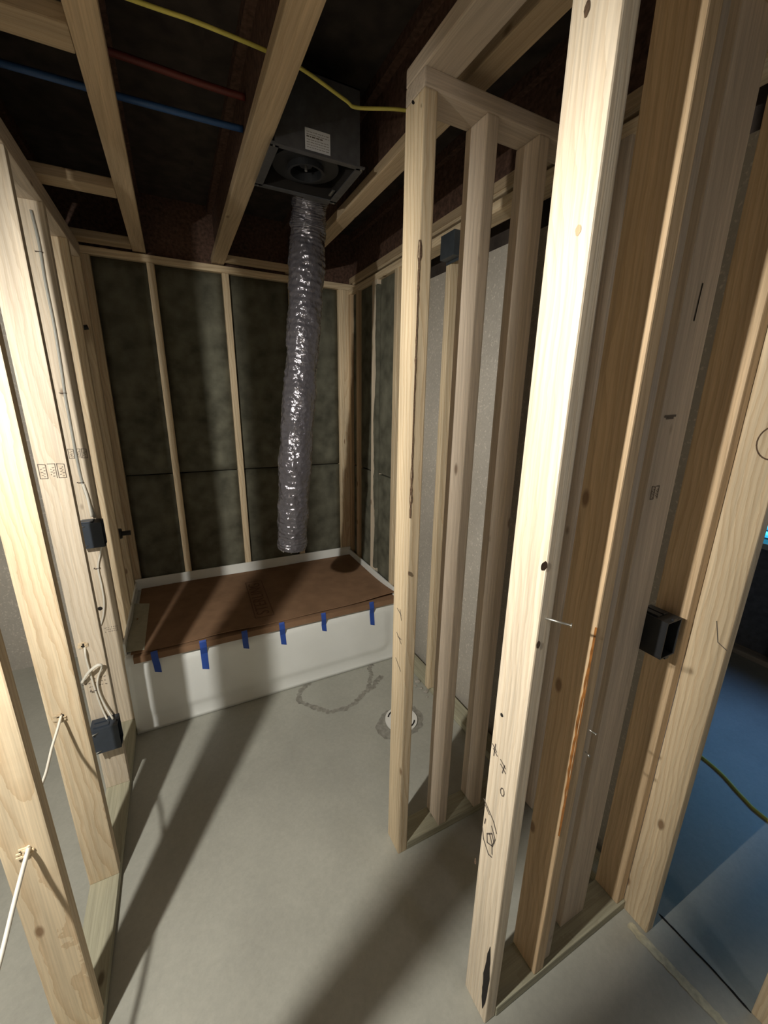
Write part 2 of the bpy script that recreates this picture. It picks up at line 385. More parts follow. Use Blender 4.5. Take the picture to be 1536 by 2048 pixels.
for k in range(9):
    z = WZ0+.05+k*.08; box('slat', 3.47, 3.495, WY0+.01, WY1-.01, z, z+.006, plain('slat_blue', (.1, .3, .5), .5) if k == 0 else MATS['slat_blue'], win)

# ------------------------------------------------------------------ ceiling and joists
ceil = empty('ceiling', (0, 0, JZ)); props(ceil, 'open joist ceiling with dark subfloor boards above', 'ceiling', kind='structure')
for k in range(6):
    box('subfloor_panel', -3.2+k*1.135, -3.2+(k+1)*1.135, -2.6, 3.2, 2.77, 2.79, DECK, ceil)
JX = [(-1.73, -1.667), (-1.325, -1.262), (-.92, -.857), (-.522, -.459), (-.118, -.052), (.29, .361), (.738, .806), (1.19, 1.253), (1.6, 1.663), (2.0, 2.063), (2.4, 2.463), (2.8, 2.863)]
for a, b in JX:
    j = lumber('joist', a, b, -2.6, 3.0, JZ, JZ+.038, 'y', WOODJ, ceil)
    c = (a+b)/2
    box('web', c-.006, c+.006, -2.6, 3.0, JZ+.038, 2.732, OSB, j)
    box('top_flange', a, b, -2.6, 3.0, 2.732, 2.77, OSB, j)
for (a, b, y0, y1) in ((-.50, -.118, 1.319, 1.408), (-.50, -.118, 2.13, 2.219), (-.50, -.118, 2.80, 2.89), (.361, .738, 2.84, 2.878)):
    lumber('blocking', a, b, y0, y1, JZ, JZ+.038, 'x', WOODJ, ceil)
box('rim_board', -3.2, 3.4, 2.945, 2.975, 2.459, 2.77, OSB, ceil)

# ------------------------------------------------------------------ left stud wall
wl = empty('wall_left', (-.405, 1.7, 0)); props(wl, 'open stud wall on the left in bright lamp light, with switch and outlet boxes', 'wall', kind='structure')
LY = [-.05, .366, .473, .944, 1.350, 1.756, 2.162, 2.568, 2.862]  # second entry: unseen stud added to keep lamplight off the front floor
SL = {}
for y in LY: SL[y] = stud(wl, LX0, LX1, y, y+.038, mat=WOODP if y in (1.756, 2.162) else WOOD)
lumber('bottom_plate', LX0, LX1, -.05, 2.9, 0, .038, 'y', GREENW, wl)
lumber('top_plate', LX0, LX1, -.4, 2.9, TOPZ, TOPZ+.038, 'y', WOODG, wl)
lumber('top_plate', LX0, LX1, -.4, 2.9, TOPZ+.038, JZ, 'y', WOODG, wl)

# ------------------------------------------------------------------ back wall
wb = empty('wall_back', (.4, 2.94, 0)); props(wb, 'dark insulated stud wall behind the bathtub', 'wall', kind='structure')
BY0, BY1 = 2.90, 2.985
BX = [(-.36, -.322), (-.057, -.017), (.342, .382), (.75, .788), (1.093, 1.131), (1.131, 1.169)]
for a, b in BX: stud(wb, a, b, BY0, BY1, .038, 2.42)
lumber('top_plate', -.449, 1.255, BY0, BY1, 2.42, 2.458, 'x', WOOD, wb)
lumber('bottom_plate', -.36, 1.165, BY0, BY1, 0, .038, 'x', GREENW, wb)
gaps = [(-.322, -.057), (-.017, .342), (.382, .75), (.788, 1.093)]
for i, (a, b) in enumerate(gaps):
    for (z0, z1) in ((.04, 1.205), (1.213, 2.418)):
        bm = bmesh.new(); nx, nz = 8, 24; w, h = b-a-.002, z1-z0; rnd = random.Random(i*7+int(z0*10)); vs = {}
        for r in range(nz+1):
            for c in range(nx+1):
                u, v = c/nx, r/nz; edge = min(u, 1-u, (v)*3, (1-v)*3)
                d = -.012*min(1, edge*5)+rnd.uniform(-.0025, .0025)
                vs[r, c] = bm.verts.new((-w/2+w*u, d, -h/2+h*v))
        for r in range(nz):
            for c in range(nx): bm.faces.new((vs[r, c], vs[r, c+1], vs[r+1, c+1], vs[r+1, c]))
        ext = bmesh.ops.extrude_face_region(bm, geom=bm.faces[:])
        for v in ext['geom']:
            if isinstance(v, bmesh.types.BMVert): v.co.y = .05
        finish('insulation_batt', bm, INSUL, wb, ((a+b)/2, 2.932, (z0+z1)/2), None, True)

# ------------------------------------------------------------------ right wall
wri = empty('wall_right', (1.21, 1.7, 0)); props(wri, 'right stud wall with insulation near the tub and grey concrete behind', 'wall', kind='structure')
R0, R1 = 1.165, 1.254
for (y, mt, wv) in ((2.724, WOODB, 0), (2.432, WOODP, .001), (2.175, WOOD, 0), (1.678, WOOD, 0), (1.276, WOODB, 0), (.87, WOODG, 0)):
    stud(wri, R0, R1, y, y+(.076 if wv else .038), mat=mt)
stud(wri, R0, R1, 2.862, 2.90, mat=WOODB)
lumber('bottom_plate', R0+.025, R1+.02, .585, 2.9, 0, .038, 'y', GREENW, wri)
lumber('top_plate', R0, R1, .585, 2.9, TOPZ-.005, TOPZ+.033, 'y', WOOD, wri)
lumber('top_plate', R0+.03, R1+.03, .585, 2.9, TOPZ+.062, TOPZ+.10, 'y', WOOD, wri)
box('concrete_panel', 1.305, 1.36, .60, 2.30, 0, 2.325, CONC, wri)
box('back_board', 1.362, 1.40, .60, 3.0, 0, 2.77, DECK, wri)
bm = bmesh.new(); rnd = random.Random(12); col = []
for k in range(70):
    z = .52+1.84*k/69; w = .024+.012*math.sin(z*5.2+.6)+.007*math.sin(z*13)+rnd.uniform(-.003, .003)
    if 26 <= k <= 28: w -= .008
    col.append((bm.verts.new((0, -.006, z)), bm.verts.new((0, max(.001, w), z)), bm.verts.new((.022, -.007, z))))
for a, b in zip(col, col[1:]):
    bm.faces.new((a[0], a[1], b[1], b[0])); bm.faces.new((a[0], b[0], b[2], a[2]))
finish('insulation_lap', bm, INSUL, wri, (R0-.0012, 2.432, 0))
for i, (a, b) in enumerate(((2.772, 2.862), (2.512, 2.722), (2.214, 2.430))):
    for (z0, z1) in ((.04, 1.205), (1.213, 2.385)):
        box('insulation_batt', R0+.022, R1+.03, a, b, z0, z1, INSUL, wri, .006)

# ------------------------------------------------------------------ partition between toilet and closet
wp = empty('wall_partition', (.87, 1.03, 0)); props(wp, 'short open stud partition beside the toilet flange', 'wall', kind='structure')
PY0, PY1 = .985, 1.074
post = stud(wp, .586, .624, PY0, PY1, .0, 2.386)
stud(wp, .770, .808, PY0, PY1, .038, 2.386, WOODG); stud(wp, .948, .986, PY0, PY1, .038, 2.386, WOODG); stud(wp, 1.127, 1.165, PY0, PY1, .038, 2.386, WOODB)
lumber('bottom_plate', .624, 1.165, PY0, PY1, 0, .038, 'x', GREENW, wp)
lumber('top_plate', .586, 1.165, PY0, PY1, 2.386, 2.424, 'x', WOODG, wp)
lumber('header_plate', .586, .675, .49, 1.074, 2.424, 2.462, 'y', WOODG, wp)

# ------------------------------------------------------------------ near wall of the closet
wf = empty('wall_front', (.9, .54, 0)); props(wf, 'near open stud wall of the closet with a tall pale end post', 'wall', kind='structure')
FY0, FY1 = .49, .579
big = stud(wf, .594, .632, FY0, FY1, 0, TOPZ, mat=WOODP)
s2 = stud(wf, .780, .818, FY0, FY1, mat=WOODB)  # browned lumber carries the shadow of the end post
s3 = stud(wf, .945, 1.055, .535, .573, mat=WOODG)
s4 = stud(wf, 1.173, 1.211, FY0+.004, FY1, mat=WOODB)  # brown again, in place of the shade lying on this stud
s5 = stud(wf, 1.2115, 1.249, .410, .496, 0, TOPZ, mat=WOOD)
s2b = stud(wf, .8205, .8585, FY0+.012, FY1, mat=WOODG)
lumber('bottom_plate', .632, 1.211, FY0-.003, FY1, 0, .038, 'x', GREENW, wf)
lumber('top_plate', .594, 1.25, FY0, FY1, TOPZ, TOPZ+.038, 'x', WOODB, wf)
lumber('top_plate', .594, 1.25, FY0, FY1, TOPZ+.038, JZ, 'x', WOODB, wf)
stud(wf, 1.305, 1.343, .075, .165, 0, TOPZ, mat=WOOD, name='door_stud')
lumber('top_plate', 1.211, 1.30, -.6, FY0, TOPZ, TOPZ+.038, 'y', WOODB, wf)

# ================================================================== marks on the boards
pA = onY(105, 942, 1.756); blockstamp('mill_stamp', pA, '-Y', .078, .05, STAMP, SL[1.756], 3)
pB = onY(156, 907, 2.162); blockstamp('mill_stamp', pB, '-Y', .07, .04, STAMP, SL[2.162], 5)
dots('mill_stamp', onY(187, 1365, 1.756), '-Y', .075, .035, STAMP, SL[1.756], 4)
dots('mill_stamp', onY(222, 1258, 2.162), '-Y', .05, .022, STAMP, SL[2.162], 6)
holeA = onY(120, 1433, 1.35); hole0 = onY(50, 1703, .944); holeB = onY(166, 1291, 1.756); holeC = onY(200, 1217, 2.162)
for c, s, y in ((holeA, SL[1.35], 1), (hole0, SL[.944], 2), (holeB, SL[1.756], 3), (holeC, SL[2.162], 4)):
    disc('drill_hole', c, '-Y', .010, DARKHOLE, s, 1.15, seed=y)
def splinters(c, s, seed):
    rnd = random.Random(seed); bm = bmesh.new()
    for k in range(16):
        a = rnd.uniform(0, 6.28); r = rnd.uniform(.009, .016); p = Vector((math.cos(a)*r, -rnd.uniform(.001, .006), math.sin(a)*r*.8))
        q = rnd.uniform(.002, .006); add_box(bm, p.x-q, p.x+q, p.y-.0015, p.y+.0015, p.z-q*.5, p.z+q*.5)
    finish('splinters', bm, CABLE if False else MATS['stud_lumber'], s, c)
splinters(holeA, SL[1.35], 3); splinters(hole0, SL[.944], 5); splinters(holeB, SL[1.756], 8)
# pale end post: pencil scribbles, knot hole, bark pocket, nail
strokes('pencil_marks', [[(-.028, .022), (-.012, .012)], [(-.024, .012), (-.009, .003)], [(-.018, .03), (-.02, -.006)], [(.002, .004), (.02, -.006)], [(.004, -.008), (.022, -.018)], [(.016, .0), (.012, -.026)]],
        onX(1000, 1520, .594), '-X', STAMP, big, .003)
strokes('pencil_marks', [[(.006*math.cos(a/8*6.28), .011*math.sin(a/8*6.28)) for a in range(9)]], onX(1005, 1584, .594), '-X', STAMP, big, .0025)
strokes('pencil_marks', [[(-.035, .03), (.005, .0), (.018, -.022)], [(-.03, .018), (-.012, .004)], [(.0, -.02), (.016, -.045), (.01, -.075), (-.008, -.085), (-.012, -.06), (.004, -.04), (.014, -.06)],
        [(-.004, -.05), (.008, -.07), (.012, -.1)], [(-.03, -.06), (-.022, -.09), (.0, -.115), (.012, -.11)], [(-.022, -.022), (-.024, -.04)]], onX(985, 1640, .594), '-X', STAMP, big, .0035)
disc('knot_mark', onX(1004, 1430, .594), '-X', .005, DARKHOLE, big, .9)
disc('knot_mark', onX(951, 1722, .594), '-X', .012, BARK, big, .35, seed=4)
def nail_part(name, a, b, r, mat, parent):
    bm = bmesh.new(); sweep(bm, [Vector((0, 0, 0)), (b-a)*.5, b-a], r, 8); d = (b-a).normalized()
    cyl(bm, b-a, d, r*2.1, r*2.1, .002, 10); return finish(name, bm, mat, parent, a, None, True)
nail_part('nail', Vector((.612, .492, 1.285)), Vector((.640, .452, 1.283)), .0024, STEEL, big)
disc('knot_mark', onY(1088, 1132, .49), '-Y', .010, BARK, big, .9, seed=3)
disc('knot_mark', onY(1076, 1289, .49), '-Y', .009, BARK, big, .7, seed=8)
disc('knot_mark', onX(1175, 17, .594), '-X', .010, BARK, big, .55, seed=9)
disc('knot_mark', onX(1157, 460, .594), '-X', .008, MATS['brown_shaded_lumber'], big, .7, seed=9)
bm = bmesh.new(); rnd = random.Random(2); col = []
for k in range(15):
    v = k/14; w = .011*math.sin(math.pi*min(1, v*1.05))**.6+.001
    col.append((bm.verts.new((-.0012, -w*rnd.uniform(.7, 1)-.002, -.13+.26*v)), bm.verts.new((-.0012, w*rnd.uniform(.7, 1)-.002, -.13+.26*v))))
for a, b in zip(col, col[1:]): bm.faces.new((a[0], a[1], b[1], b[0]))
finish('bark_pocket', bm, DARKHOLE, big, Vector((.594, .506, .175)))
# partition post: bark waney corner, marks, knots
bm = bmesh.new(); rnd = random.Random(5); col = []
for k in range(60):
    v = k/59; w = max(.0002, .0055*math.sin(v*11+.4)*math.sin(v*4.1+.3)+.0025*rnd.uniform(-1, 1))
    col.append((bm.verts.new((-.0009, w*.8, -.36+.72*v)), bm.verts.new((.0025, -.0008-.001*rnd.random(), -.36+.72*v)), bm.verts.new((w*1.3, -.0009, -.36+.72*v))))
for a, b in zip(col, col[1:]):
    bm.faces.new((a[0], a[1], b[1], b[0])); bm.faces.new((a[1], a[2], b[2], b[1]))
finish('waney_bark_edge', bm, BARK, post, Vector((.586, .985, 1.72)))
strokes('pencil_marks', [[(-.02, .03), (.008, .018)], [(.0, .035), (.01, .0)], [(-.018, -.06), (.014, -.085)], [(-.01, -.07), (.012, -.07)], [(-.02, -.16), (.016, -.19)]], onX(800, 1238, .586), '-X', STAMP, post, .003)
disc('knot_mark', onX(818, 1147, .587), '-X', .008, BARK, post, .5, seed=2)
disc('knot_mark', onY(826, 205, .985), '-Y', .004, DARKHOLE, post)
# front wall boards
def streak(name, x, y, z0, z1, w, mat, parent, seed):
    rnd = random.Random(seed); bm = bmesh.new(); col = []; n = 30
    for k in range(n):
        v = k/(n-1); ww = w*(.25+.75*math.sin(math.pi*v))*rnd.uniform(.6, 1.1)
        col.append((bm.verts.new((-.0009, ww, z0+(z1-z0)*v)), bm.verts.new((-.0009, .003, z0+(z1-z0)*v)), bm.verts.new((ww*.5, -.0009, z0+(z1-z0)*v))))
    for a, b in zip(col, col[1:]):
        bm.faces.new((a[0], a[1], b[1], b[0])); bm.faces.new((a[1], a[2], b[2], b[1]))
    return finish(name, bm, mat, parent, Vector((x, y, 0)))
streak('sap_streak', .780, .49, .60, 1.22, .008, SAP, s2, 3)
blockstamp('mill_stamp', onY(1309, 985, .535), '-Y', .03, .03, STAMP, s3, 9, 2)
strokes('mill_stamp', [[(-.02, 0), (.02, .002)], [(-.012, -.004), (.012, -.003)]], onY(1340, 833, .535), '-Y', STAMP, s3, .005)
strokes('split_crack', [[(.0, .035), (-.002, .0), (-.004, -.035)]], onY(1397, 605, .535), '-Y', DARKHOLE, s3, .004)
strokes('shrinkage_crack', [[(-.006, .05), (.008, -.005), (.03, -.016)]], onX(1430, 1278, 1.2115), '-X', STAMP, s5, .0022)
bm = bmesh.new()
for r in (.032,):
    ringplate(bm, (0, 0), r-.0025, r, 0, .0016, 28)
finish('knot_ring', bm, BARK, s5, onX(1548, 886, 1.2115)+Vector((0, 0, 0)), Matrix(((0, 0, -1), (1, 0, 0), (0, 1.25, 0))))
for a, b in (((.8185, .488, .93), (.826, .474, .925)), ((.822, .488, .86), (.812, .472, .868))):
    nail_part('nail', Vector(a), Vector(b), .0016, STEEL, s2b)

# ================================================================== BATHTUB and its cover
TX0, TX1, TY0, TY1, RIMZ = -.356, 1.161, 2.085, 2.895, .455
tub = empty('bathtub', (.4, 2.49, 0)); props(tub, 'white alcove bathtub with plain apron, covered by a sheet of brown cardboard', 'bathtub')
bm = bmesh.new()                                        # rim and basin from rounded loops
def loop(hx, hy, r, z, cx=(TX0+TX1)/2, cy=(TY0+TY1)/2, n=8):
    out = []
    for qx, qy, a0 in ((1, 1, 0), (-1, 1, 90), (-1, -1, 180), (1, -1, 270)):
        for k in range(n+1):
            a = math.radians(a0+90*k/n); out.append(bm.verts.new((cx+qx*(hx-r)+r*math.cos(a), cy+qy*(hy-r)+r*math.sin(a), z)))
    return out
hx, hy = (TX1-TX0)/2, (TY1-TY0)/2
LP = [loop(hx, hy, .006, RIMZ-.05), loop(hx, hy, .012, RIMZ-.012), loop(hx-.006, hy-.006, .015, RIMZ), loop(hx-.075, hy-.075, .10, RIMZ), loop(hx-.09, hy-.09, .11, RIMZ-.02), loop(hx-.16, hy-.14, .15, .12), loop(hx-.22, hy-.2, .14, .08)]
for a, b in zip(LP, LP[1:]):
    for k in range(len(a)): bm.faces.new((a[k], a[(k+1) % len(a)], b[(k+1) % len(b)], b[k]))
bm.faces.new(LP[-1]); finish('basin', bm, ACRYL, tub, (0, 0, 0), None, True)
# apron: a curved front skirt with a shallow raised panel
bm = bmesh.new(); NX, NZ = 60, 26; vs = {}
def rr_in(u, v):       # signed softness of a rounded rectangle
    px_, pz = abs(u-.5)*1.517-.70+.06, abs(v-.56)*.44-.155+.06
    d = math.hypot(max(px_, 0), max(pz, 0))+min(max(px_, pz), 0)-.06
    return max(0, min(1, .5-d/.03))
for r in range(NZ+1):
    for c in range(NX+1):
        u, v = c/NX, r/NZ; y = TY0 - .010*rr_in(u, v) + (.012*max(0, (v-.93)/.07)**2) - .006*max(0, 1-v/.06)
        vs[r, c] = bm.verts.new((TX0+(TX1-TX0)*u, y, .002+(RIMZ-.02)*v))
for r in range(NZ):
    for c in range(NX): bm.faces.new((vs[r, c], vs[r, c+1], vs[r+1, c+1], vs[r+1, c]))
ext = bmesh.ops.extrude_face_region(bm, geom=bm.faces[:])
for v in ext['geom']:
    if isinstance(v, bmesh.types.BMVert): v.co.y = TY0+.03
finish('apron', bm, ACRYL, tub, (0, 0, 0), None, True)
for nm, q in (('tiling_flange', (TX0, TX1, TY1-.012, TY1, RIMZ-.01, RIMZ+.075)), ('tiling_flange', (TX0, TX0+.01, TY0+.03, TY1, RIMZ-.01, RIMZ+.06)), ('tiling_flange', (TX1-.014, TX1, TY0+.03, TY1, RIMZ-.01, RIMZ+.055))):
    box(nm, *q, ACRYL, tub, .003)

cover = empty('cardboard_cover', (.4, 2.45, RIMZ)); props(cover, 'flat brown cardboard sheet taped over the bathtub', 'cardboard')
CX0, CX1, CY0, CY1 = -.325, 1.146, 2.066, 2.868
def sheet(name, x0, x1, y0, y1, zf, mat, parent, nx=60, ny=16, th=.004):
    bm = bmesh.new(); vs = {}
    for j in range(ny+1):
        for i in range(nx+1):
            u, v = i/nx, j/ny; vs[j, i] = bm.verts.new((x0+(x1-x0)*u, y0+(y1-y0)*v, zf(u, v)))
    for j in range(ny):
        for i in range(nx): bm.faces.new((vs[j, i], vs[j, i+1], vs[j+1, i+1], vs[j+1, i]))
    ext = bmesh.ops.extrude_face_region(bm, geom=bm.faces[:])
    for v in ext['geom']:
        if isinstance(v, bmesh.types.BMVert): v.co.z -= th
    return finish(name, bm, mat, parent, (0, 0, 0))
def bow(u, v):         # the loose top sheet lifts at the front edge in two places
    lift = .026*math.exp(-((u-1.0)/.16)**2)+.010*math.exp(-((u-.30)/.09)**2)+.006*math.exp(-((u-.68)/.14)**2)
    return RIMZ+.0135+lift*max(0, 1-v*2.2)**2+.002*math.sin(u*9)*v
sheet('top_sheet', CX0, CX1, CY0+.018, CY1, bow, CARD, cover)
sheet('under_sheet', CX0+.01, CX1-.002, CY0-.002, CY1-.3, lambda u, v: RIMZ+.0065, CARD, cover, 20, 4, .005)
sheet('front_lip', CX0+.01, CX1-.002, CY0-.007, CY0-.0025, lambda u, v: RIMZ+.006, CARD, cover, 20, 1, .034)
# pale paper flap at the left end
sheet('paper_flap', -.345, -.268, 2.10, 2.62, lambda u, v: RIMZ+.024-.008*u+.012*math.sin(v*7)*(1-u), CARDIN, cover, 4, 12, .002)
# printed name, running front to back across the cover
def text_mesh(name, body, mat, parent, loc, rot, size, extr=.0004, sx=1):
    cu = bpy.data.curves.new(name, 'FONT'); cu.body = body; cu.size = size; cu.extrude = extr; cu.align_x = 'CENTER'; cu.align_y = 'CENTER'; cu.space_character = 1.05
    tmp = bpy.data.objects.new('tmp_text', cu); COL.objects.link(tmp); bpy.context.view_layer.update()
    me = bpy.data.meshes.new_from_object(tmp.evaluated_get(bpy.context.evaluated_depsgraph_get())); bpy.data.objects.remove(tmp)
    me.materials.clear(); me.materials.append(mat); me.name = name
    o = bpy.data.objects.new(name, me); COL.objects.link(o); M = Matrix.Translation(loc) @ rot @ Matrix.Diagonal((sx, 1, 1, 1)); o.matrix_basis = M; WM[o.name] = M
    return adopt(o, parent)
RT = Matrix.Rotation(math.radians(88), 4, 'Z')
text_mesh('printed_lettering', 'STERLING', INK, cover, Vector((.345, 2.42, RIMZ+.0155)), RT, .105, .0005, .92)
bm = bmesh.new()
for s in (-1, 1):
    add_box(bm, -.25, .25, s*.052-.0025, s*.052+.0025, 0, .0008)
    add_box(bm, s*.25-.0025, s*.25+.0025, -.052, .052, 0, .0008)
finish('printed_frame', bm, INK, cover, Vector((.345, 2.42, RIMZ+.0150)), RT.to_3x3())

TAPES = (((309, 1306), (317, 1344), 'leftmost short', .030), ((405, 1280), (412, 1338), 'long second-from-left', .033), ((488, 1263), (493, 1297), 'short third-from-left', .030),
         ((562, 1243), (568, 1289), 'fourth-from-left', .030), ((645, 1223), (649, 1262), 'slanted fifth-from-left', .028), ((741, 1198), (745, 1250), 'rightmost', .030))
for i, (a, b, w_, w) in enumerate(TAPES):
    A = onY(*a, 2.074); B = onY(*b, 2.074); yy = [CY0-.0085, 2.0735, 2.0735]
    bm = bmesh.new(); rows = []
    zt = RIMZ+.012; cx = A.x
    pts = [(cx, 2.115, RIMZ+.0165), (cx, 2.062, RIMZ+.017), (cx, 2.0570, RIMZ+.008), (cx+(B.x-A.x)*.2, 2.0570, RIMZ-.026), (cx+(B.x-A.x)*.6, 2.0735, RIMZ-.07), (B.x, 2.0737, B.z)]
    pts = pts[1:]
    for k, (x, y, z) in enumerate(pts):
        last = k == len(pts)-1; tilt = .006 if last else 0
        rows.append([bm.verts.new((x-w/2, y, z+tilt)), bm.verts.new((x+w/2, y, z-tilt))])
    for r, q in zip(rows, rows[1:]): bm.faces.new((r[0], r[1], q[1], q[0]))
    ext = bmesh.ops.extrude_face_region(bm, geom=bm.faces[:])
    for v in ext['geom']:
        if isinstance(v, bmesh.types.BMVert): v.co += Vector((0, -.0006, .0003))
    o = finish('tape_strip', bm, TAPE, None); props(o, f'{w_} strip of blue tape on the tub apron', 'tape', 'blue tape strips holding the cardboard')

# ================================================================== EXHAUST FAN and duct
fan = empty('exhaust_fan', (.51, 1.66, JZ)); props(fan, 'black open bathroom exhaust fan housing fixed between ceiling joists', 'exhaust fan')
FX0, FX1, FFY0, FFY1, FZ0, FZ1 = .366, .652, 1.508, 1.785, 2.455, 2.67
bm = bmesh.new(); t = .004
add_box(bm, FX0, FX1, FFY0, FFY0+t, FZ0, FZ1); add_box(bm, FX0, FX1, FFY1-t, FFY1, FZ0, FZ1)
add_box(bm, FX0, FX0+t, FFY0+t, FFY1-t, FZ0, FZ1); add_box(bm, FX1-t, FX1, FFY0+t, FFY1-t, FZ0, FZ1); add_box(bm, FX0, FX1, FFY0, FFY1, FZ1-t, FZ1)
finish('housing', bm, METALD, fan)
bm = bmesh.new(); q = .0045
add_box(bm, FX0+q, FX1-q, FFY0+q, FFY0+q+.001, FZ0+.002, FZ1-q); add_box(bm, FX0+q, FX1-q, FFY1-q-.001, FFY1-q, FZ0+.002, FZ1-q)
add_box(bm, FX0+q, FX0+q+.001, FFY0+q, FFY1-q, FZ0+.002, FZ1-q); add_box(bm, FX1-q-.001, FX1-q, FFY0+q, FFY1-q, FZ0+.002, FZ1-q); add_box(bm, FX0+q, FX1-q, FFY0+q, FFY1-q, FZ1-q-.001, FZ1-q)
finish('housing_liner', bm, DARKHOLE, fan)
bm = bmesh.new(); fl = .022; z0, z1 = FZ0-.004, FZ0
add_box(bm, FX0-.014, FX1+.014, FFY0-.012, FFY0+fl*.4, z0, z1); add_box(bm, FX0-.014, FX1+.014, FFY1-fl*.4, FFY1+.012, z0, z1)
add_box(bm, FX0-.014, FX0+fl*.55, FFY0, FFY1, z0, z1); add_box(bm, FX1-fl*.55, FX1+.014, FFY0, FFY1, z0, z1)
finish('mounting_flange', bm, METALD, fan)
bm = bmesh.new(); cxf, cyf = .505, 1.648
ringplate(bm, (cxf, cyf), .062, .115, 2.480, 2.485, 40); finish('blower_plate', bm, BLACK, fan)
bm = bmesh.new(); ringplate(bm, (cxf, cyf), .055, .064, 2.462, 2.490, 36); finish('inlet_ring', bm, BLACK, fan)
bm = bmesh.new()
for k in range(28):
    a = 2*math.pi*k/28; p = Vector((cxf+.05*math.cos(a), cyf+.05*math.sin(a), 2.53))
    r = bmesh.ops.create_cube(bm, size=1, matrix=Matrix.Translation(p) @ Matrix.Rotation(a+.5, 4, 'Z') @ Matrix.Diagonal((.014, .0015, .06, 1)))
finish('impeller', bm, BLACK, fan)
bm = bmesh.new(); cyl(bm, (cxf, cyf, 2.525), (0, 0, 1), .022, .026, .08, 24); finish('motor_hub', bm, BLACK, fan, (0, 0, 0), None, False)
bm = bmesh.new(); cyl(bm, (cxf, cyf, 2.478), (0, 0, 1), .005, .005, .016, 12); finish('shaft_nut', bm, STEEL, fan)
box('spring_clip', .628, .640, 1.72, 1.765, 2.462, 2.466, STEEL, fan)
for x, y in ((FX0-.004, FFY0), (FX0-.004, FFY1), (FX1+.004, FFY0), (FX1+.004, FFY1)):
    bm = bmesh.new(); cyl(bm, (x, y, FZ0-.005), (0, 0, 1), .004, .003, .004, 10); finish('screw', bm, STEEL, fan)
LBL = plain('white_label', (.62, .62, .62), .6)
box('rating_label', .462, .546, FFY0-.0012, FFY0-.0002, 2.464, 2.522, LBL, fan)
bm = bmesh.new(); rnd = random.Random(4)
for k in range(7):
    z = 2.471+k*.0068; L = .075 if k != 4 else .05; h = .0008 if k != 4 else .003
    x = .467
    while x < .467+L:
        w = rnd.uniform(.004, .012); add_box(bm, x, min(x+w, .542), FFY0-.0022, FFY0-.0013, z, z+h); x += w+.0025
finish('label_print', bm, STAMP, fan)
box('duct_bracket', .545, .650, FFY1, FFY1+.045, 2.458, 2.472, METALD, fan, .002)
bm = bmesh.new(); cyl(bm, (.594, FFY1+.03, 2.535), (0, 1, 0), .058, .058, .06, 32); finish('duct_collar', bm, METALD, fan, (0, 0, 0), None, True)

path = catmull([(.594, 1.85, 2.535), (.596, 1.89, 2.52), (.597, 1.925, 2.45), (.594, 1.945, 2.36), (.575, 1.935, 2.15), (.548, 1.93, 1.90), (.513, 1.92, 1.62), (.484, 1.912, 1.35), (.464, 1.912, 1.12), (.456, 1.92, .965)], 44)
bm = bmesh.new(); rnd = random.Random(11); seg = 72; rings = []; n = len(path)
nz = [[rnd.uniform(-1, 1) for _ in range(seg)] for _ in range(n)]
nrm = Vector((1, 0, 0))
for i, p in enumerate(path):
    tt = (path[min(i+1, n-1)]-path[max(i-1, 0)]).normalized(); nrm = (nrm-tt*nrm.dot(tt)).normalized(); bi = tt.cross(nrm); ring = []
    base = .0745+.0025*math.sin(i*.045+1)+.0025*math.sin(i*.13)
    end = max(0, (i-(n-9))/8); base *= 1-.10*end*end
    if i < 30: base = .060+.0145*i/30
    for k in range(seg):
        a = 2*math.pi*k/seg
        h = .0009*math.sin(i*1.35+a)+.0012*math.sin(i*.31+3*a)+.0014*math.sin(5*a+i*.2)+.0006*nz[i][k]+.0018*nz[i//3*3][k//4*4]
        ring.append(bm.verts.new(p+(nrm*math.cos(a)+bi*math.sin(a))*(base+h)))
    rings.append(ring)
for a, b in zip(rings, rings[1:]):
    for k in range(seg): bm.faces.new((a[k], a[(k+1) % seg], b[(k+1) % seg], b[k]))
duct = empty('flexible_duct', (.456, 1.92, .965)); props(duct, 'long grey foil-wrapped flexible duct hanging from the exhaust fan', 'duct')
finish('foil_sleeve', bm, FOIL, duct, (0, 0, 0), None, True)
bm = bmesh.new(); sweep(bm, [p for p in path[-40:]], .052, 32, cap=False); finish('inner_hose', bm, BLACK, duct, (0, 0, 0), None, True)
bm = bmesh.new(); rnd = random.Random(6); e = path[-1]
for k in range(26):
    a = 2*math.pi*k/26; q = e+Vector((math.cos(a)*.060, math.sin(a)*.060, .004)); s = rnd.uniform(.006, .018)
    vsx = [bm.verts.new(q+Vector(v)) for v in ((-.006, 0, .006), (.006, .002, .006), (.004, .003, -s), (-.002, -.002, -s*.7))]; bm.faces.new(vsx)
finish('torn_end', bm, CABLE, duct)

